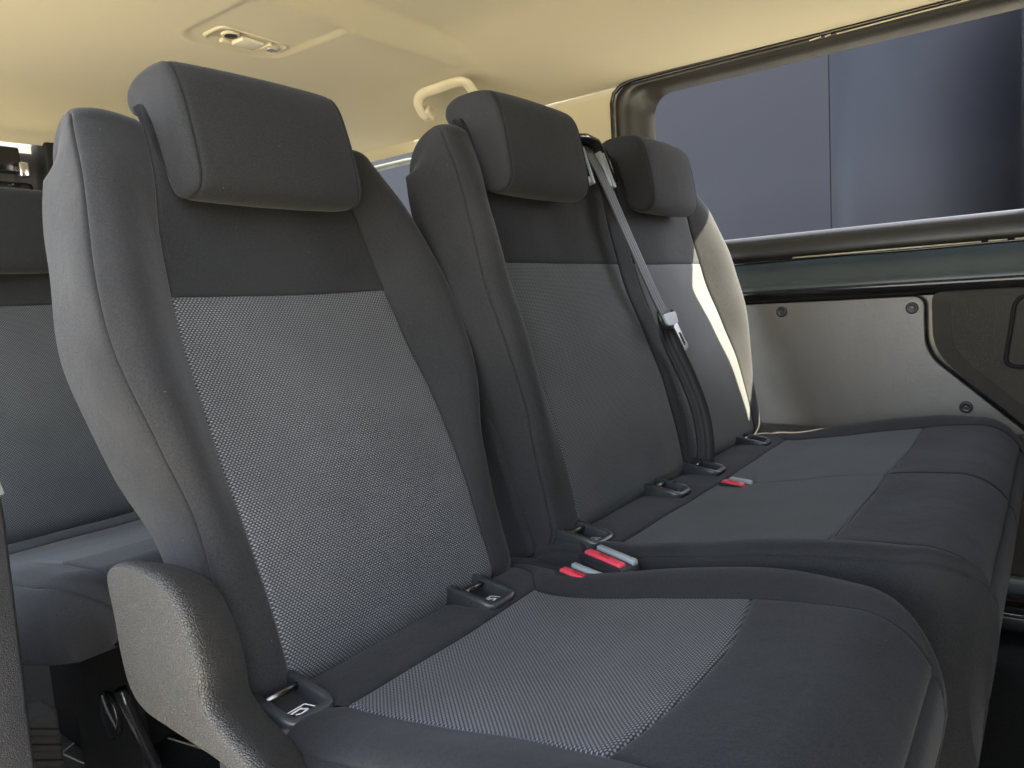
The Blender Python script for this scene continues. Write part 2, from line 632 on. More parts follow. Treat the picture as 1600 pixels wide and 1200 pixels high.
        P2 = self.fr.P(X2 + 0 * sP, sP, nP)
        d2 = r * np.maximum(np.hypot(sK - sO, nK - nO), .03)
        D2 = self.fr.D(-side * np.ones_like(sP), ds[-1][None, :] * (1 - r) ** 2, dn[-1][None, :] * (1 - r) ** 2)
        P2 = P2 + D2 * self.groove(d2)[..., None]
        c = part(cap_name or 'side_panel', grid(P2, np.stack([sP, nP], -1), flip=(side > 0)), cap_mat or mat, parent)
        return o, c

    def back(self, mat, parent, name='back_panel'):
        s = np.linspace(self.s0, self.S - self.rback + self.tail, 40)[None, :]
        a = np.linspace(0, 1, 10)[:, None]
        L, R = self.oL(np.clip(s, self.s0, self.S)), self.oR(np.clip(s, self.s0, self.S))
        X = L + (R - L) * a
        P = self.fr.P(X, s + 0 * X, -self.T - .012 * np.sin(pi * a) + 0 * X)
        return part(name, grid(P), mat, parent)

def const(v):
    return lambda s: v + 0 * np.asarray(s)

# headrest: hooked block
HOOK = [(.589, .062), (.594, .078), (.612, .0895), (.655, .098), (.70, .1035), (.735, .104), (.759, .0955), (.772, .076), (.782, .048), (.7875, .02), (.783, -.003), (.769, -.014), (.755, -.014), (.7445, -.008), (.7395, .002), (.738, .010), (.733, .017), (.716, .021), (.68, .021), (.63, .018), (.606, .024), (.593, .042)]
def smooth_closed(pts, n=4):
    pts = [np.array(p) for p in pts]
    L = len(pts); out = []
    for i in range(L):
        p0, p1, p2, p3 = pts[i - 1], pts[i], pts[(i + 1) % L], pts[(i + 2) % L]
        for k in range(n):
            t = k / n
            out.append(.5 * ((2 * p1) + (-p0 + p2) * t + (2 * p0 - 5 * p1 + 4 * p2 - p3) * t * t + (-p0 + 3 * p1 - 3 * p2 + p3) * t ** 3))
    return np.array(out)
def headrest(fr, xc, hw, parent, label=None, ds=0.0):
    prof = smooth_closed(HOOK, 5) + np.array([ds, 0.0])
    L = len(prof)
    tan = np.roll(prof, -1, 0) - np.roll(prof, 1, 0)
    nrm = np.stack([tan[:, 1], -tan[:, 0]], -1)
    nrm /= np.linalg.norm(nrm, axis=1, keepdims=True)
    cen = prof.mean(0)
    area = .5 * np.sum(prof[:, 0] * np.roll(prof[:, 1], -1) - np.roll(prof[:, 0], -1) * prof[:, 1])
    inn = nrm if area < 0 else -nrm
    # check direction: inward
    def ring(x, inset, taper=.012):
        p = prof + inn * np.asarray(inset)[:, None]
        xx = x * (1 - taper * (p[:, 0] - ds - .68) / .1 * .35)
        return fr.P(xc + xx, p[:, 0], p[:, 1])
    xs = cluster(40, .85) * 2 - 1
    rows = []
    for x in xs:
        d = (1 - abs(x)) * hw
        ins = .0040 * math.exp(-d / .0018) + .0012 * math.exp(-d / .010) - .0027 * (1 - x * x)
        rows.append(ring(np.full(L, x * hw), np.full(L, ins)))
    P = np.array(rows)
    P = np.concatenate([P, P[:, :1]], axis=1)
    xx = np.repeat((xs * hw)[:, None], L + 1, 1)
    uu = np.repeat(np.linspace(0, .5, L + 1)[None, :], len(xs), 0)
    o = part('headrest', grid(P, np.stack([xx, uu], -1)), FAB, parent)
    if label: o["label"] = label
    for sd in (-1, 1):
        bm = bmesh.new()
        rings = []
        for dx, ins in ((0, .0052), (.0012, .0028), (.0028, .0020), (.0052, .0032), (.0078, .0065), (.0095, .0115)):
            rings.append([bm.verts.new(v) for v in ring(np.full(L, sd * (hw + dx)), np.full(L, ins))])
        for i in range(len(rings) - 1):
            for k in range(L):
                bm.faces.new((rings[i][k], rings[i][(k + 1) % L], rings[i + 1][(k + 1) % L], rings[i + 1][k]))
        f = bm.faces.new(rings[-1])
        bmesh.ops.triangulate(bm, faces=[f])
        put(link('side_panel', mesh_bm(bm), FAB), o)
    # felt pad inside the hook
    pad = fr.P(np.zeros(1), np.zeros(1), np.zeros(1))
    rot = Matrix((tuple(fr.X), tuple(fr.N), tuple(fr.S))).transposed()
    put(link('inner_pad', box_me(fr.pt(xc, .735 + ds, .002), (2 * hw - .006, .048, .022), rot, .006), SEAM), o)
    return o

def backrest(fr, parent, oL, iL, iR, oR, hb, cols, top_s=.478, lum=None, weave=None, T=.070, S=.735):
    lum = lum or catmull([-.05, .03, .1, .2, .3, .42, .55, .65, .75], [-.006, .004, .011, .014, .009, .002, .009, .020, .022])
    sh = Shell(fr, oL, iL, iR, oR, hb, lum, S, -.03, T, .045, .03, seams=(top_s,), bulge=.0055, rback=.06)
    root = empty('backrest', fr.B.tolist())
    put(root, parent)
    js = sh.j(top_s)
    for (f0, f1, kind) in cols:
        if kind == 'band':
            sh.centre(f0, f1, 0, len(sh.st) - 1, FAB, root, 'centre_band', 20, (1, 1, 0, 0))
        else:
            sh.centre(f0, f1, 0, js, weave or WEAVE, root, 'woven_panel', 70, (1, 1, 0, 1))
            sh.centre(f0, f1, js, len(sh.st) - 1, FAB, root, 'upper_panel', 50, (1, 1, 1, 0))
    sh.bolster(-1, FAB_SIDE, root, 'bolster', cap_mat=FAB_SIDE)
    sh.bolster(1, FAB_SIDE, root, 'bolster', cap_mat=FAB_SIDE)
    sh.back(PLAST, root)
    return root, sh

# profiles along the backrest height
KS = [-.03, .07, .14, .2, .29, .355, .41, .48, .565, .68, .735]
OUT = [.243, .247, .250, .254, .275, .287, .291, .287, .272, .249, .236]
KI = [-.03, .07, .26, .38, .474, .56, .66, .735]
INN = [.190, .190, .194, .188, .181, .172, .157, .150]
HB = catmull([-.03, .05, .12, .2, .3, .4, .5, .6, .68, .735], [.004, .004, .008, .022, .046, .058, .056, .040, .018, .004])

# ------------------------------------------------------------------ setting: ground, cladding outside
gm = bpy.data.meshes.new("ground")
gm.from_pydata([(-60, -60, -1.42), (60, -60, -1.42), (60, 60, -1.42), (-60, 60, -1.42)], [], [(0, 1, 2, 3)])
tag(link('ground', gm, GROUND, smooth=False), kind='structure')

clad = empty('cladding_wall', (5.0, 1.16, -1.42))
tag(clad, "smooth grey blue panel wall outside the far window", "wall")
part('panel', box_me((5.05, 4.1615, .35), (.1, 6.0, 3.5)), CLAD, clad, False)
# second panel bends away from the van, curve made up to fade it dark
arc = [(5.0, 1.155), (5.0, 1.0)]
for k in range(1, 29):
    t = k / 28 * radians(89)
    arc.append((5.0 + .85 * (1 - cos(t)), 1.0 - .85 * sin(t)))
outer = arc + [(x + .1, y + .02) for x, y in arc[::-1]]
bm = bmesh.new()
lo = [bm.verts.new((x, y, -1.40)) for x, y in arc]
hi = [bm.verts.new((x, y, 2.1)) for x, y in arc]
for i in range(len(arc) - 1):
    bm.faces.new((lo[i], lo[i + 1], hi[i + 1], hi[i]))
me = mesh_bm(bm)
o = part('panel', me, CLAD, clad)
md = o.modifiers.new('solid', 'SOLIDIFY'); md.thickness = .05; md.offset = 1
part('joint', box_me((5.03, 1.158, .35), (.05, .0066, 3.5)), RUBBER, clad, False)
part('shade_slab', box_me((5.6, -.35, .6), (2.4, .2, 4.0), bevel=.01), RUBBER, clad, False)  # black slab added so the curved panel loses light towards its end

# ------------------------------------------------------------------ setting: headliner
def ceil_z(x, y):
    z = .80 + 0 * x + 0 * y
    ex = np.clip((x - 1.78) / .56, 0, 1)
    z = z - .095 * ex ** 2.0
    en = np.clip((.75 - x) / .50, 0, 1)
    z = z - .13 * en ** 2.0
    er = np.clip((y - 2.55) / .35, 0, 1)
    z = z - .14 * er ** 2 - .012 * np.exp(-((y - 2.83) / .03) ** 2)
    # raised tray ahead of the roof bow
    tray = sstep((1.600 - y) / .07) * sstep((2.10 - x) / .34) * sstep((x - .45) / .3)
    z = z + .048 * tray
    z = z - .013 * np.exp(-((y - 1.612) / .017) ** 2) * sstep((2.02 - x) / .12) * (y > 0)
    # shallow recess round the lamp
    qx = np.maximum(np.abs(x - 1.355) - .085, 0); qy = np.maximum(y - 1.915, 0)
    dl = .07 - np.hypot(qx, qy)                       # rounded outline of the recess
    ry = sstep((y - 1.60) / .04 + .5)
    rx = sstep(dl / .034 + .5) * ry
    z = z + .007 * rx
    z = z - .0014 * np.exp(-(dl / .016) ** 2) * ry
    z = z + .0025 * (np.sin(x * 5.1 + y * 2.3) + np.sin(y * 4.3 - x * 1.7))
    return z
ys = np.concatenate([np.linspace(-1.2, 1.3, 60), np.linspace(1.31, 2.1, 170), np.linspace(2.12, 2.9, 60)])
xs = np.concatenate([np.linspace(.25, 1.1, 40), np.linspace(1.11, 1.65, 120), np.linspace(1.66, 2.34, 100)])
XX, YY = np.meshgrid(xs, ys, indexing='ij')
ceil = link('ceiling', grid(np.stack([XX, YY, ceil_z(XX, YY)], -1)), HEADL)
tag(ceil, "warm beige fabric headliner over the seats", None, kind='structure')
# beige lining that runs from the headliner down the pillar between the windows
sec = [(2.342, 0.7083), (2.3452, 0.6872), (2.342, 0.6809), (2.3462, 0.5797), (2.3557, 0.4005), (2.3662, 0.1581)]
pil = np.array([[(x, y, z) for (x, z) in sec] for y in np.linspace(1.2279, 2.1871, 24)])
put(link('pillar_trim', grid(pil), HEADL), ceil)
rail = np.array([[(x, y, z) for (x, z) in [(2.3346, 0.7072), (2.3441, 0.6956), (2.3483, 0.6588)]] for y in np.linspace(2.1871, 3.0566, 12)])
put(link('roof_rail_trim', grid(rail), HEADL), ceil)

# ------------------------------------------------------------------ setting: far wall of the van
wall = tag(empty('wall', (2.34, 0, -.93)), "dark inner side wall of the van with long window", None, kind='structure')
# body sheet below the window, extruded section (ledge, gloss strip)
def extr(sec, y0, y1, n=16, wob=0.0):
    yy = np.linspace(y0, y1, n)
    return np.array([[(x, y, z + wob * sin(y * 9)) for (x, z) in sec] for y in yy])
part('sill_trim', grid(extr([(2.3841, 0.1539), (2.3799, 0.1576), (2.3715, 0.1576), (2.3589, 0.1539), (2.3462, 0.1423), (2.3378, 0.1244), (2.3336, 0.1054), (2.3336, 0.0928), (2.3399, 0.0843), (2.3525, 0.0812), (2.3715, 0.0801)], -1.054, 1.4229, 30)), TRIM, wall)
part('sill_seal', tube_me([(2.3420, y, .0759 + .001 * sin(y * 14)) for y in np.linspace(-1, 1.3, 40)], .0055, 8), GLOSS, wall)
part('ledge', grid(extr([(2.3799, 0.0796), (2.3715, 0.0696), (2.3641, 0.0548), (2.3567, 0.0316), (2.3504, 0.0105), (2.3462, 0.0), (2.342, -0.0074), (2.3425, -0.0137)], -1.054, 1.4229, 12)), LEDGE, wall)
part('gloss_strip', grid(extr([(2.3436, -0.0132), (2.3283, -0.0137), (2.3251, -0.0169), (2.3262, -0.0274), (2.3336, -0.0422), (2.3441, -0.0506), (2.361, -0.0538)], -1.054, 1.4229, 12)), GLOSS, wall)
for (a, b) in ((0.6535, 0.1686), (0.1528, 0.1107), (0.0949, -0.1054), (-0.1265, -0.6324)):
    part('clip_strip', tube_me([(2.3362, a, 0.0806), (2.3362, b, 0.0806)], 0.0023, 6), BEIGEP, wall)
# hardboard panel
hp = round_poly([(1.4229, -0.0548), (0.3036, -0.0548), (0.3014, -0.2161), (0.0, -0.4901), (-0.2108, -0.9486), (1.4229, -0.9486)], [0, 0.0316, 0.0527, 0.0211, 0, 0])
part('hardboard_panel', prism_me(hp, 0, 2.3462, 2.361, 0.0021, 2), HARD, wall, False)
def rivet(y, z):
    bm = bmesh.new()
    n = 20
    rings = []
    for r, h in ((.0165, 0), (.0165, .0025), (.0145, .0042), (.010, .0052), (.0095, .0045), (.004, .0058)):
        rings.append([bm.verts.new((2.3462 - h, y + r * cos(2 * pi * k / n), z + r * sin(2 * pi * k / n))) for k in range(n)])
    for i in range(len(rings) - 1):
        for k in range(n):
            bm.faces.new((rings[i][k], rings[i][(k + 1) % n], rings[i + 1][(k + 1) % n], rings[i + 1][k]))
    bm.faces.new(rings[-1])
    part('rivet', mesh_bm(bm), PLAST_S, wall)
rivet(0.6925, -0.0822); rivet(0.3331, -0.0875); rivet(0.2024, -0.3657); rivet(1.0013, -0.0822); rivet(1.054, -0.3478)
# door card, proud of the hardboard, with a bevelled rim
rim = round_poly([(-1.054, -0.0443), (0.2825, -0.0443), (0.2783, -0.2108), (-0.0316, -0.5007), (-0.3162, -0.8959), (-1.054, -0.8959)], [0, 0.0295, 0.0632, 0.0527, 0, 0], 8)
face = round_poly([(-1.054, -0.0632), (0.234, -0.0632), (0.2298, -0.2055), (-0.0738, -0.4848), (-0.3478, -0.8854), (-1.054, -0.8854)], [0, 0.0232, 0.0527, 0.0527, 0, 0], 8)
bm = bmesh.new()
r0 = [bm.verts.new((2.3525, y, z)) for y, z in rim]
r1 = [bm.verts.new((2.3241, y + 0.0, z)) for y, z in rim]
r2 = [bm.verts.new((2.3167, y * .985 + f[0] * .015, z * .9 + f[1] * .1)) for (y, z), f in zip(rim, face)]
r3 = [bm.verts.new((2.304, y, z)) for y, z in face]
for A, B_ in ((r0, r1), (r1, r2), (r2, r3)):
    for k in range(len(A)):
        bm.faces.new((A[k], A[(k + 1) % len(A)], B_[(k + 1) % len(A)], B_[k]))
f_ = bm.faces.new(r3)
bmesh.ops.triangulate(bm, faces=[f_])
dc = part('door_card', mesh_bm(bm), DOORP, wall, False)
hr = round_poly([(0.0896, -0.0653), (0.1128, -0.2477), (-0.1265, -0.2582), (-0.1265, -0.0653)], [0.0316, 0.0264, 0.0211, 0.0211], 8)
ring_path = [(2.3019, y, z) for y, z in hr]
put(link('handle_surround', sweep_me(ring_path, [(-0.0053, 0), (-0.0042, 0.0042), (0.0042, 0.0042), (0.0053, 0)], (-1, 0, 0), True), RUBBER), dc)
put(link('handle_plate', prism_me([(y * .93, -.158 + (z + .158) * .93) for y, z in hr], 0, 2.3004, 2.3040, .001, 1), DOORP, smooth=False), dc)
put(link('pull_handle', prism_me(round_poly([(0.0474, -0.0949), (0.0653, -0.2319), (-0.1054, -0.2319), (-0.1054, -0.0949)], 0.0211, 5), 0, 2.2935, 2.3009, 0.0032, 2), RUBBER), dc)
# window: rubber frame, pane
win = round_poly([(1.1088, 0.1581), (1.1088, 0.6609), (0.045, 0.6609), (0.045, 0.1581)], [0.0527, 0.079, 0.004, 0.004], 10)
wout = round_poly([(1.2353, 0.0843), (1.2353, 0.7083), (-0.06, 0.7083), (-0.06, 0.0843)], [0.0211, 0.0685, 0.02, 0.0211], 10)
bm = bmesh.new()
def loop(poly, x): return [bm.verts.new((x, y, z)) for y, z in poly]
def mixp(t): return [(a[0] * (1 - t) + b[0] * t, a[1] * (1 - t) + b[1] * t) for a, b in zip(wout, win)]
L0 = loop(wout, 2.3567); L1 = loop(mixp(.06), 2.3314); L2 = loop(mixp(.35), 2.3357); L2b = loop(mixp(.38), 2.3420); L3 = loop(mixp(.55), 2.3462); L4 = loop(mixp(.80), 2.3610); L5 = loop(win, 2.3841)
for A, B_ in ((L0, L1), (L1, L2), (L2, L2b), (L2b, L3), (L3, L4), (L4, L5)):
    for k in range(len(A)):
        if max(A[k].co.z, A[(k + 1) % len(A)].co.z, B_[k].co.z, B_[(k + 1) % len(A)].co.z) < .165:
            continue
        bm.faces.new((A[k], A[(k + 1) % len(A)], B_[(k + 1) % len(A)], B_[k]))
part('window_frame', mesh_bm(bm), TRIM, wall)
part('pillar_gasket', tube_me([(2.3275, 1.2395, z) for z in np.linspace(0.0949, 0.6535, 8)] + [(2.3275, 1.229, 0.6851), (2.3275, 1.2016, 0.7041), (2.3275, 1.1594, 0.7125)] + [(2.3275, y, 0.7136) for y in (1.054, 0.527, 0, -0.6324)], 0.0074, 8), GLOSS, wall)
part('sun_blocker', box_me((2.375, -.63, .41), (.05, 1.15, .66), bevel=.012), TRIM, wall)  # wide unseen block added to confine the sun strip to the far bolster
part('pane', prism_me(win, 0, 2.3852, 2.3894), GLASS, wall, False)
for (a, b) in ((0.5902, 0.5586), (0.5481, 0.5323), (0.5165, 0.1476)):
    part('clip_strip', tube_me([(2.3278, a, 0.6962), (2.3278, b, 0.6993)], 0.0019, 6), BEIGEP, wall)
# rear quarter window and sheet behind
rw = round_poly([(3.1515, 0.2108), (3.1515, 0.6324), (2.1976, 0.6324), (2.1976, 0.2108)], 0.0527, 6)
part('rear_pane', prism_me(rw, 0, 2.3863, 2.3905), GLASS, wall, False)
part('rear_window_seal', sweep_me([(2.3736, y, z) for y, z in rw], [(-0.0126, -0.0042), (-0.0105, 0.0105), (0.0084, 0.0126), (0.0126, -0.0042)], (-1, 0, 0), True), GREYP, wall)
part('lower_lining', box_me((2.382, 2.2661, -0.4216), (0.0316, 1.8972, 1.1172), bevel=0.0042), PLAST, wall, False)
part('sheet', box_me((2.3841, 1.7075, 0.1634), (0.0211, 0.9486, 0.0527)), TRIM, wall, False)
part('sheet', box_me((2.4084, 0.2108, -0.4743), (0.0316, 2.7404, 1.054)), GLOSS, wall, False)

# rear end of the van: dark doors
rear = tag(empty('rear_door', (1.2, 2.95, -.93)), "dark rear door with black latch bracket behind the back row", "door")
part('panel', box_me((1.2, 2.96, -.11), (2.2, .06, 1.70), bevel=.01), PLAST_S, rear, False)
part('latch_bracket', box_me((1.07, 2.93, .60), (.10, .06, .09), bevel=.008), GLOSS, rear)
part('latch_bracket', box_me((1.12, 2.90, .565), (.03, .05, .05), bevel=.006), STEEL, rear)
part('frame_post', box_me((1.24, 2.92, .45), (.09, .07, .5), bevel=.01), RUBBER, rear)
part('door_trim', box_me((.98, 2.94, .47), (.36, .05, .12), bevel=.02), GLOSS, rear)

# unseen screen ahead of the picture, added to block light from the front
bk = link('front_blocker', box_me((1.32, -.85, -.06), (2.05, .05, 1.74), bevel=.01), PLAST, smooth=False)
tag(bk, "added dark screen out of view that blocks light from the front", None, kind='structure')

nw = link('rear_floor_blocker', box_me((.20, 1.96, -.63), (.06, 1.98, .60), bevel=.01), PLAST_S, smooth=False)  # added out of view to keep the floor under the rear seat dark
tag(nw, "added low wall out of view that shades the rear floor", None, kind='structure')

fw = link('side_light_blocker', box_me((.17, -.56, -.13), (.06, .64, 1.60), bevel=.01), PLAST_S, smooth=False)  # unseen wall added to stop side light reaching the cushion fronts
tag(fw, "added wall out of view that cuts light on the seat fronts", None, kind='structure')

# floor
fm = link('floor', box_me((1.30, 1.0, -.95), (2.08, 4.2, .04)), DARKFLOOR, smooth=False)
tag(fm, "dark van floor covering", None, kind='structure')
put(link('floor_seam', tube_me([(.56, 1.80, -.928), (.604, 1.766, -.928), (.614, 1.68, -.928), (.64, 1.55, -.928)], .002, 5), SANDB), fm)
put(link('floor_seam', tube_me([(.604, 1.766, -.928), (.668, 1.80, -.928), (.74, 1.75, -.928), (.80, 1.4, -.928)], .002, 5), SANDB), fm)
put(link('step_sill', box_me((2.20, -.1, -.885), (.10, 2.0, .05), bevel=.012), GLOSS), fm)
put(link('sill_rail', tube_me([(2.145, y, -.862) for y in (-1, -.3, .6)], .006, 8), STEEL), fm)
put(link('sill_rail', box_me((2.26, 0, -.82), (.03, 1.9, .05), bevel=.01), LEDGE), fm)
put(link('wheel_arch', box_me((2.30, .35, -.65), (.07, 1.1, .44), bevel=.03, segs=4), DOORP), fm)

# near door pillar at the left edge of the picture
pl = tag(empty('door_pillar', (.2, .9, -.93)), "dark grained plastic pillar at the left edge of the door opening", "pillar")
pp = [(.10, .86), (.262, .86), (.268, .87), (.268, .93), (.10, .95)]
bm = bmesh.new()
lo = [bm.verts.new((x + (.0), y, -.93)) for x, y in pp]
md_ = [bm.verts.new((x + .004, y, -.42)) for x, y in pp]
hi = [bm.verts.new((x + .018, y + .03, -.19)) for x, y in pp]
tp = [bm.verts.new((x - .02, y + .05, .60)) for x, y in pp]
for A, B_ in ((lo, md_), (md_, hi), (hi, tp)):
    for k in range(len(A)):
        bm.faces.new((A[k], A[(k + 1) % len(A)], B_[(k + 1) % len(A)], B_[k]))
bm.faces.new(tp)
part('trim', mesh_bm(bm), PLAST, pl)
rs = tag(empty('ribbed_seal', (.32, 1.05, -.93)), "ribbed black rubber strip beside the door pillar on the floor", "rubber strip")
part('strip', box_me((.325, 1.03, -.70), (.045, .05, .46), bevel=.006), RUBBER, rs)
for k in range(22):
    part('rib', box_me((.325, 1.003, -.92 + k * .0205), (.042, .008, .009), Matrix.Rotation(.5, 3, 'Y'), .003), RUBBER, rs)

# ------------------------------------------------------------------ single seat (nearest)
S1 = tag(empty('single_seat', (.672, .45, -.93)), "nearest single seat with dark grey fabric and dotted woven panel", "seat")
F1 = Frame((0, .705, -.408), 22.3)
xc = .672
oL = catmull(KS, [xc - v for v in OUT]); oR = catmull(KS, [xc + v for v in OUT])
iL = catmull(KI, [xc - v for v in INN]); iR = catmull(KI, [xc + v for v in INN])
backrest(F1, S1, oL, iL, iR, oR, HB, [(iL, iR, 'insert')])
headrest(F1, .661, .128, S1)

def cushion(fr, parent, oL, iL, iR, oR, hb, lum, S, T, cols, s_rear, s_front, dents, weave=None, rt=.085, drop=.012, tail=-.12, curve=.018):
    sh = Shell(fr, oL, iL, iR, oR, hb, lum, S, -.03, T, .03, rt, dish=.004, dents=dents, seams=(s_rear, s_front), bulge=.012, drop=drop, tail=tail)
    root = empty('cushion', fr.B.tolist()); put(root, parent)
    j0, j1 = sh.j(s_rear), sh.j(s_front)
    jn = int(np.argmax((sh.kind == 't') & (sh.val > 1.25)))
    E_ = len(sh.st) - 1
    for i, (f0, f1, kind) in enumerate(cols):
        L_, R_ = int(i > 0), int(i < len(cols) - 1)
        sh.centre(f0, f1, 0, j0, FAB, root, 'rear_strip', 110, (0, 0, 0, 1))
        sh.centre(f0, f1, j0, j1, weave or WEAVE, root, 'woven_panel', 70, (1, 1, 1, 1), curve=(s_front, curve, .09))
        sh.centre(f0, f1, j1, jn, FAB, root, 'front_panel', 60, (1, 1, 1, 1), curve=(s_front, curve, .09))
        sh.centre(f0, f1, jn, E_, FAB, root, 'front_skirt', 40, (1, 1, 1, 0))
    sh.bolster(-1, FAB, root, 'bolster', cap_mat=FAB, peak=.78)
    sh.bolster(1, FAB, root, 'bolster', cap_mat=FAB, peak=.78)
    return root, sh

def anchor(sh, x, s, parent, hw=.027, hs=.038):
    """child seat anchor: tilted plastic U surround, steel bar, small printed tag"""
    fr = sh.fr
    n0 = float(sh.lum(np.array(s))) + .002
    a = radians(26)
    U = Vector(fr.S) * cos(a) - Vector(fr.N) * sin(a)          # runs forward and down
    V = Vector(fr.N) * cos(a) + Vector(fr.S) * sin(a)
    X = Vector((1, 0, 0))
    C = fr.pt(x, s, n0 + .011)
    def at(dx, d, h): return C + X * dx + U * d + V * h
    root = empty('anchor_surround', tuple(C)); put(root, parent)
    poly = round_poly([(-hw, -hs - .03), (-hw, hs), (hw, hs), (hw, -hs - .03)], [0, .014, .014, 0], 7)
    path = [at(dx, d, -.012 * max(0, -d - .02) / .04) for dx, d in poly]
    sec = [(-.0062, -.03), (-.0066, .0), (-.005, .0028), (.003, .0028), (.0055, .0010), (.006, -.002), (.0062, -.03)]
    put(link('rim', sweep_me(path, sec, tuple(V)), RIMP), root)
    put(link('recess', grid(np.array([[tuple(at(dx, d, -.020 + .014 * max(0, d) / hs)) for dx in np.linspace(-hw, hw, 4)] for d in np.linspace(-hs - .03, hs, 9)])), PLAST_S), root)
    put(link('bar', tube_me([at(-hw, -.016, -.009), at(hw, -.016, -.009)], .0042, 10), BARM), root)
    bm = bmesh.new()
    def bar2(p, q, w):
        p = np.array(p, float); q = np.array(q, float); t = (q - p) / np.linalg.norm(q - p); m = np.array([-t[1], t[0]]) * w
        vs_ = [bm.verts.new(at(c[0], .017 + c[1], -.0185 + .014 * (.017 + c[1]) / hs)) for c in (p - m, q - m, q + m, p + m)]
        bm.faces.new(vs_)
    for a_, b_ in (((-.015, -.009), (.014, -.009)), ((.014, -.009), (.017, .009)), ((.017, .009), (-.015, .009)), ((-.015, .009), (-.015, -.009)), ((-.008, -.004), (.007, -.005)), ((-.006, .001), (-.001, .005)), ((-.001, .005), (.009, .003)), ((.004, -.005), (.009, .003))):
        bar2(a_, b_, .0010 if abs(a_[0]) > .012 else .0014)
    put(link('pictogram', mesh_bm(bm), WHITE, smooth=False), root)
    return root

C1 = Frame((0, .725, -.447), 8.5, back=False)
KC = [-.03, .05, .12, .2, .3, .42, .50, .56, .605, .63]
KI2 = [-.03, .045, .07, .09, .108, .13, .2, .3, .42, .50, .56, .605, .63]
OC = [.260, .262, .263, .266, .270, .272, .266, .248, .215, .18]
IC = [.240, .238, .226, .200, .182, .178, .178, .178, .18, .183, .180, .172, .16]
coL = catmull(KC, [xc - v for v in OC]); coR = catmull(KC, [xc + v for v in OC])
ciL = catmull(KI2, [xc - v for v in IC]); ciR = catmull(KI2, [xc + v for v in IC])
chb = catmull([-.03, .05, .15, .3, .45, .55, .63], [.0, .004, .012, .017, .016, .008, .0])
clum = catmull([-.03, .03, .08, .13, .25, .4, .52, .63], [.010, .018, .013, .004, .003, .008, .006, -.004])
d1 = [(.455, .045, .022, .05, .022), (.792, .045, .022, .05, .022)]
c1root, sh1 = cushion(C1, S1, coL, ciL, ciR, coR, chb, clum, .63, .24, [(ciL, ciR, 'x')], .105, .435, d1)
anchor(sh1, .455, .060, S1); anchor(sh1, .792, .060, S1)

# recliner cover: grained moulded shell at the left foot of the backrest
rp = [(.799, -.262), (.793, -.300), (.789, -.340), (.777, -.376), (.750, -.394), (.705, -.399), (.655, -.402), (.605, -.407), (.555, -.424), (.520, -.440), (.518, -.428), (.560, -.391), (.604, -.370), (.629, -.351), (.6315, -.324), (.639, -.296), (.656, -.262), (.682, -.243), (.715, -.237), (.760, -.237), (.789, -.245)]
rpr = smooth_closed(rp, 5)
tan_ = np.roll(rpr, -1, 0) - np.roll(rpr, 1, 0)
nr_ = np.stack([-tan_[:, 1], tan_[:, 0]], -1); nr_ /= np.linalg.norm(nr_, axis=1, keepdims=True)
if np.sum(rpr[:, 0] * np.roll(rpr[:, 1], -1) - np.roll(rpr[:, 0], -1) * rpr[:, 1]) < 0: nr_ = -nr_
bm = bmesh.new()
rings = []
for x, ins_, t in ((.335, .0052, 0), (.3355, .0042, 0), (.337, .0028, 0), (.3395, .0014, 0), (.343, .0004, .02), (.348, -.0004, .07), (.36, -.001, .25), (.375, -.001, .5), (.390, -.001, .75), (.404, -.001, 1.0), (.409, .001, 1.05), (.411, .005, 1.05)):
    q = rpr + nr_ * ins_ + np.array([.040, -.030]) * t
    rings.append([bm.verts.new((x, a, b)) for a, b in q])
for A, B_ in zip(rings[:-1], rings[1:]):
    for k in range(len(A)):
        bm.faces.new((A[k], A[(k + 1) % len(A)], B_[(k + 1) % len(A)], B_[k]))
for rr in (rings[0], rings[-1]):
    f_ = bm.faces.new(rr)
    bmesh.ops.triangulate(bm, faces=[f_])
rc = part('recliner_cover', mesh_bm(bm), RECL, S1)
part('seat_base', box_me((.672, .45, -.74), (.42, .42, .34), bevel=.02), PLAST_S, S1)

# ------------------------------------------------------------------ double bench
S2 = tag(empty('bench_seat', (1.53, .42, -.93)), "double bench with two headrests beside the far window", "bench seat")
F2 = Frame((0, .668, -.385), 17.0)
xl, xr = 1.238, 1.822                          # backrest centres of its two places
ofs = [.288 - v for v in OUT]
oL2 = catmull(KS, [.957 + d * .8 for d in ofs]); oR2 = catmull(KS, [2.108 - d for d in ofs])
iL2 = catmull(KI, [1.064 + (.19 - v) * .35 for v in INN]); iR2 = catmull(KI, [1.992 - (.19 - v) * .8 for v in INN])
dv0 = catmull([-.03, .2, .45, .735], [1.530, 1.530, 1.522, 1.512]); dv1 = catmull([-.03, .2, .45, .735], [1.602, 1.602, 1.596, 1.588])
backrest(F2, S2, oL2, iL2, iR2, oR2, HB, [(iL2, dv0, 'insert'), (dv0, dv1, 'band'), (dv1, iR2, 'insert')], top_s=.480, weave=WEAVE_FINE, T=.082)
rotF2 = Matrix((tuple(F2.X), tuple(F2.N), tuple(F2.S))).transposed()
part('hinge_cover', box_me(F2.pt(.992, .17, -.115), (.035, .13, .40), rotF2, .015, 3), FAB, S2)
headrest(F2, 1.190, .128, S2); headrest(F2, 1.745, .128, S2)

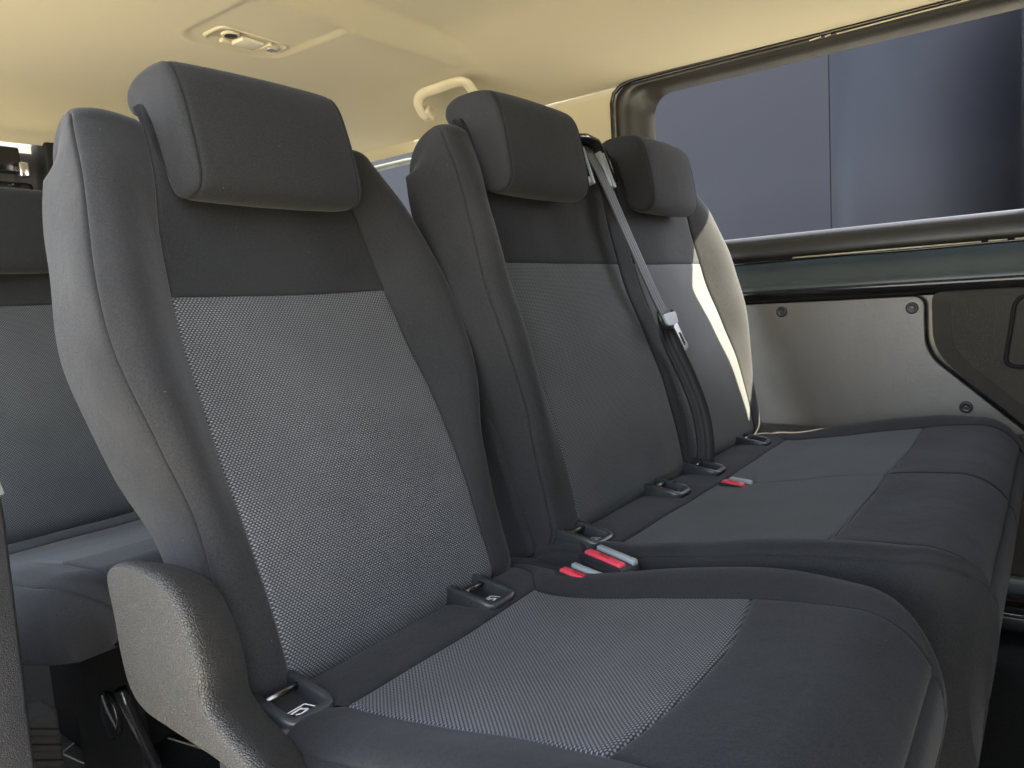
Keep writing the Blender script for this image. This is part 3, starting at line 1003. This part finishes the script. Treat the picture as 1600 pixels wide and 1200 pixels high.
C2 = Frame((0, .690, -.425), 8.0, back=False)
bo = [v - .27 for v in OC]
coL2 = catmull(KC, [.972 - d for d in bo]); coR2 = catmull(KC, [2.075 + d for d in bo])
ciL2 = catmull(KI2, [1.045 - (v - .178) * .8 for v in IC]); ciR2 = catmull(KI2, [1.955 + (v - .178) for v in IC])
cdv = const(1.485)
d2 = [(1.032, .042, .022, .05, .022), (1.358, .042, .022, .05, .022), (1.555, .042, .022, .05, .022), (1.885, .042, .022, .05, .022)]
c2root, sh2 = cushion(C2, S2, coL2, ciL2, ciR2, coR2, chb, clum, .63, .27, [(ciL2, cdv, 'x'), (cdv, ciR2, 'x')], .115, .440, d2, weave=WEAVE_FINE, curve=.006)
for d in d2:
    anchor(sh2, d[0], .058, S2)
part('base_cover', box_me((.975, .70, -.512), (.27, .48, .15), bevel=.02, segs=4), FAB, S2)
part('seat_base', box_me((1.53, .42, -.74), (.95, .40, .34), bevel=.02), PLAST_S, S2)

# belt guide on the shoulder between the two places
bgx = 1.475
gd = empty('belt_guide', tuple(F2.pt(bgx, .70, .02))); put(gd, S2)
rot2 = Matrix((tuple(F2.X), tuple(F2.N), tuple(F2.S))).transposed()
def lbox(name, x, s, n, size, mat, root, bev=.003):
    put(link(name, box_me(F2.pt(x, s, n), size, rot2, bev), mat), root)
put(link('hood', sweep_me([F2.pt(bgx + dx, s_, n_) for dx, s_, n_ in ((-.062, .66, .03), (-.060, .73, .03), (-.045, .757, .028), (0, .765, .026), (.045, .757, .028), (.060, .73, .03), (.062, .66, .03))], [(-.035, -.004), (-.035, .004), (.018, .005), (.018, -.004)], tuple(F2.S)), GLOSS), gd)
for dx in (-.058, -.038, .038, .058):
    lbox('side_rail', bgx + dx, .69, .034, (.010, .020, .085), GREYP, gd)
lbox('throat', bgx, .725, .012, (.10, .03, .05), RUBBER, gd)

# seat belt
SB = tag(empty('seat_belt', tuple(F2.pt(bgx, .4, .03))), "grey seat belt strap with steel tongue hanging down the bench backrest", "seat belt")
def strap_me(pts, w, nrm):
    pts = [Vector(p) for p in pts]
    rows, uv = [], []
    acc = 0
    for i, p in enumerate(pts):
        t = (pts[min(i + 1, len(pts) - 1)] - pts[max(i - 1, 0)]).normalized()
        nn = Vector(nrm[i] if isinstance(nrm, list) else nrm)
        sd = t.cross(nn).normalized()
        if i: acc += (p - pts[i - 1]).length
        rows.append([tuple(p + sd * w * k) for k in np.linspace(-.5, .5, 7)])
        uv.append([(w * k, acc) for k in np.linspace(-.5, .5, 7)])
    return grid(np.array(rows), np.array(uv))
def interp(pts, n):
    pts = np.array(pts, float)
    t = np.arange(len(pts))
    return [tuple(catmull(t, pts[:, k])(np.array(u)) for k in range(pts.shape[1])) for u in np.linspace(0, len(pts) - 1, n)]
up = [F2.pt(*p) for p in interp([(1.478, .735, .03), (1.490, .66, .040), (1.520, .53, .040), (1.552, .40, .040), (1.568, .338, .042)], 40)]
u1 = link('strap', strap_me(up, .046, [tuple(F2.N)] * 40), STRAP); put(u1, SB)
md = u1.modifiers.new('s', 'SOLIDIFY'); md.thickness = .0014
lw = [F2.pt(*p) for p in interp([(1.563, .345, .036), (1.585, .27, .030), (1.602, .18, .034), (1.608, .10, .034), (1.600, .03, .026), (1.595, -.02, .01)], 40)]
nl = []
for i in range(40):
    a = radians(-58 * (1 if i > 8 else i / 8))
    nl.append(tuple(Vector(F2.N) * cos(a) + Vector(F2.X) * sin(a)))
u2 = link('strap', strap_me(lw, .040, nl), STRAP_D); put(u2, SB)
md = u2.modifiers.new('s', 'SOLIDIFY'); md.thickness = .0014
tq = empty('tongue', tuple(F2.pt(1.572, .335, .05))); put(tq, SB)
def P2(x, s, n): return F2.pt(x, s, n)
hd = round_poly([(-.034, .012), (-.030, -.016), (.030, -.020), (.036, .008)], .008, 4)
def flat_me(poly, cx, cs, n0, n1, rotz=0.0, hole=None):
    bm = bmesh.new()
    ca, sa = cos(rotz), sin(rotz)
    def tr(p, n): return bm.verts.new(F2.pt(cx + p[0] * ca - p[1] * sa, cs + p[0] * sa + p[1] * ca, n))
    if hole:
        lo = [[tr(p, n) for p in poly] for n in (n0, n1)]; hi = [[tr(p, n) for p in hole] for n in (n0, n1)]
        L = len(poly)
        for k in range(L):
            k2 = (k + 1) % L
            bm.faces.new((lo[0][k], lo[0][k2], hi[0][k2], hi[0][k])); bm.faces.new((lo[1][k], lo[1][k2], hi[1][k2], hi[1][k]))
            bm.faces.new((lo[0][k], lo[0][k2], lo[1][k2], lo[1][k])); bm.faces.new((hi[0][k], hi[0][k2], hi[1][k2], hi[1][k]))
    else:
        a = [tr(p, n0) for p in poly]; b = [tr(p, n1) for p in poly]
        bm.faces.new(a); bm.faces.new(b)
        for k in range(len(a)):
            bm.faces.new((a[k], a[(k + 1) % len(a)], b[(k + 1) % len(a)], b[k]))
    return mesh_bm(bm)
put(link('grip', flat_me(hd, 1.568, .328, .046, .056, .12), GREYP, smooth=False), tq)
put(link('grip_loop', tube_me([F2.pt(1.568 + dx, .328 + s_, .047) for dx, s_ in ((-.036, .018), (-.036, -.002), (-.03, -.018), (.03, -.022), (.037, -.004), (.038, .018))], .005, 8), PLAST_S), tq)
bl = round_poly([(-.013, .02), (-.013, -.045), (.013, -.045), (.013, .02)], .006, 4)
ho = round_poly([(-.006, -.002), (-.006, -.034), (.006, -.034), (.006, -.002)], .002, 4)
put(link('blade', flat_me(bl, 1.592, .292, .050, .053, .30, ho), STEEL, smooth=False), tq)

# buckles
def buckle(x, y, z, dirv, label, L=.105, up=(0, .25, 1)):
    b = tag(empty('seat_belt_buckle', (x, y, z - .06)), label, "buckle", "red button seat belt buckles")
    d = Vector(dirv).normalized(); u = Vector(up).normalized()
    sd = d.cross(u).normalized(); u = sd.cross(d).normalized()
    rot = Matrix((tuple(d), tuple(sd), tuple(u))).transposed()
    c = Vector((x, y, z))
    def bx(name, du, ds, dz, size, mat, bev):
        put(link(name, box_me(c + d * du + sd * ds + u * dz, size, rot, bev, 3), mat), b)
    bx('housing', 0, 0, -.045, (L, .040, .10), PLAST, .008)
    bx('button', 0, .009, .0055, (L * .86, .015, .010), REDP, .004)
    bx('slot_edge', .004, -.012, .0065, (L * .90, .011, .010), GREYP, .004)
    bx('lip', 0, .0195, .003, (L * .98, .003, .010), PLAST_S, .0012)
    # PRESS stamped in the button: small raised bars
    cu = bpy.data.curves.new('press', 'FONT'); cu.body = 'PRESS'; cu.size = .011; cu.extrude = .0003; cu.align_x = 'CENTER'; cu.align_y = 'CENTER'
    t = bpy.data.objects.new('tmp_text', cu); COL.objects.link(t)
    dg = bpy.context.evaluated_depsgraph_get()
    me = bpy.data.meshes.new_from_object(t.evaluated_get(dg))
    bpy.data.objects.remove(t)
    M = Matrix.Translation(c + sd * .009 + u * .0108) @ Matrix((tuple(d), tuple(-sd), tuple(-u))).transposed().to_4x4()
    M = Matrix.Translation(c + sd * .009 + u * .0108) @ Matrix((tuple(d), tuple(u.cross(d)), tuple(u))).transposed().to_4x4()
    me.transform(M)
    me.materials.clear()
    put(link('lettering', me, bpy.data.materials.get("dark_red") or plastic_mat("dark_red", (.30, .012, .02), .5), smooth=False), b)
    return b
buckle(.912, .572, -.420, (-.25, -1, -.05), "red button buckle sunk deepest between single seat and bench", .085)
buckle(.955, .550, -.403, (-.42, -1, .0), "red button buckle standing against the left edge of the bench", .10)
buckle(1.470, .535, -.407, (-.3, -1, 0), "red button buckle between the two places of the bench", .06)

# ------------------------------------------------------------------ rear row seat
S3 = tag(empty('rear_seat', (.64, 1.4, -.93)), "shaded rear row seat partly hidden at the left edge", "seat")
F3 = Frame((0, 1.68, -.392), 17.0)
x3 = .60
oL3 = catmull(KS, [x3 - v for v in OUT]); oR3 = catmull(KS, [x3 + .16 + v for v in OUT])
iL3 = catmull(KI, [x3 - v for v in INN]); iR3 = catmull(KI, [x3 + .16 + v for v in INN])
backrest(F3, S3, oL3, iL3, iR3, oR3, HB, [(iL3, iR3, 'insert')], weave=WEAVE_FINE, S=.675)
headrest(F3, .62, .132, S3, ds=-.058)
C3 = Frame((0, 1.70, -.432), 8.0, back=False)
coL3 = catmull(KC, [.65 - v for v in OC]); coR3 = catmull(KC, [.78 + v for v in OC])
ciL3 = catmull(KI2, [.65 - v for v in IC]); ciR3 = catmull(KI2, [.78 + v for v in IC])
cushion(C3, S3, coL3, ciL3, ciR3, coR3, chb, clum, .63, .115, [(ciL3, ciR3, 'x')], .105, .435, [], weave=WEAVE_FINE)
part('seat_base', box_me((.86, 1.72, -.74), (.46, .26, .36), bevel=.01), RUBBER, S3)
part('side_plate', box_me((.575, 1.42, -.70), (.02, .26, .34), bevel=.008), RUBBER, S3)
part('leg', tube_me([(.505, 1.2, -.575), (.511, 1.2, -.60), (.544, 1.2, -.73), (.595, 1.2, -.93)], .010, 12), GLOSS, S3)
part('leg', tube_me([(.90, 1.30, -.60), (.90, 1.30, -.93)], .014, 12), GLOSS, S3)
part('pivot_cap', prism_me([(1.38 + .032 * cos(2 * pi * k / 24), -.70 + .045 * sin(2 * pi * k / 24)) for k in range(24)], 0, .552, .566, .004, 2), GLOSS, S3)
# second belt tongue hanging at the very left edge
SB2 = tag(empty('seat_belt', (.268, .83, -.16)), "steel belt tongue hanging by the door pillar at left edge", "seat belt")
part('strap', tube_me([(.247, .835, .10), (.247, .835, -.07), (.2475, .835, -.14)], .008, 8), STRAP, SB2)
part('tongue', prism_me(round_poly([(.254, -.125), (.262, -.125), (.268, -.155), (.260, -.156)], .002, 3), 1, .834, .837), TONG, SB2, False)

# ------------------------------------------------------------------ ceiling lamp
LP = tag(empty('ceiling_lamp', (1.37, 1.90, .80)), "beige courtesy lamp console set in the headliner", "lamp")
lz = .8095
lp = round_poly([(1.252, 1.845), (1.488, 1.852), (1.494, 1.945), (1.252, 1.957)], .035, 8)
bm = bmesh.new()
def ins(poly, k): 
    c = np.mean(np.array(poly), 0); return [tuple(c + (np.array(p) - c) * k) for p in poly]
rs_ = []
for k, z in ((1.03, lz), (1.02, lz - .006), (.98, lz - .010), (.93, lz - .0105), (.91, lz - .007)):
    rs_.append([bm.verts.new((x, y, z)) for x, y in ins(lp, k)])
for A, B_ in zip(rs_[:-1], rs_[1:]):
    for k in range(len(A)):
        bm.faces.new((A[k], A[(k + 1) % len(A)], B_[(k + 1) % len(A)], B_[k]))
bm.faces.new(rs_[-1])
part('housing', mesh_bm(bm), BEIGEP, LP)
def disc(x, y, rx, ry, z0, z1, mat, nm):
    part(nm, prism_me([(x + rx * cos(2 * pi * k / 20), y + ry * sin(2 * pi * k / 20)) for k in range(20)], 2, z0, z1, .002, 2), mat, LP)
disc(1.305, 1.885, .026, .026, lz - .013, lz - .006, BEIGEP, 'bezel')
disc(1.305, 1.885, .018, .018, lz - .0150, lz - .012, PLAST_S, 'sensor')
part('lens', box_me((1.372, 1.905, lz - .012), (.075, .06, .012), bevel=.005), CLEAR, LP)
part('switch', box_me((1.325, 1.935, lz - .010), (.04, .02, .012), bevel=.004), BEIGEP, LP)
disc(1.450, 1.905, .028, .022, lz - .013, lz - .006, CLEAR, 'reading_lens')
disc(1.452, 1.903, .015, .012, lz - .016, lz - .012, STEEL, 'reflector')
part('divider', box_me((1.418, 1.90, lz - .011), (.006, .07, .010), Matrix.Rotation(.2, 3, 'Z'), .003), BEIGEP, LP)

# ------------------------------------------------------------------ grab handle
GH = tag(empty('grab_handle', (2.07, 1.75, .72)), "beige folding grab handle on the headliner edge behind the bench", "grab handle")
gp = interp([(2.048, 1.837, 0.680), (2.029, 1.840, 0.694), (2.005, 1.834, 0.724), (1.998, 1.803, 0.746), (1.998, 1.734, 0.751), (2.000, 1.654, 0.753), (2.007, 1.615, 0.746), (2.031, 1.608, 0.724), (2.054, 1.608, 0.704)], 44)
sec_h = [(.019 * cos(2 * pi * k / 14), .011 * sin(2 * pi * k / 14)) for k in range(14)]
part('grip', sweep_me([tuple(float(c) for c in p) for p in gp], sec_h, (-.7, 0, -.7)), BEIGEP, GH)
part('mount', box_me((2.050, 1.834, 0.695), (.05, .05, .035), Matrix.Rotation(.6, 3, 'Y'), .010, 3), BEIGEP, GH)
part('mount', box_me((2.059, 1.610, 0.701), (.05, .05, .035), Matrix.Rotation(.6, 3, 'Y'), .010, 3), BEIGEP, GH)

# crumbs of torn carpet on the floor by the rear leg
SCR = ["pale torn scrap nearest the door pillar on the dark floor", "short pale scrap in the middle of the torn floor scraps", "long pale scrap lying nearest the tube leg", "small pale scrap farthest back on the dark floor"]
for i, (x, y, dx, dy) in enumerate([(.650, 1.80, .02, .03), (.655, 1.765, .015, .02), (.666, 1.71, .035, -.012), (.668, 1.83, .012, .02)]):
    o = link('torn_scrap', tube_me([(x, y, -.925), (x + dx * .5, y + dy * .4, -.918), (x + dx, y + dy, -.926)], [.002, .004, .0015], 5), SANDB)
    tag(o, SCR[i], "scrap", "torn scraps on the floor")

# everything above is drawn relative to eye level; the eye stands 1.42 m above the ground
for o in list(COL.objects):
    if o.parent is None and o not in (cam, sun):
        o.location.z += 1.42
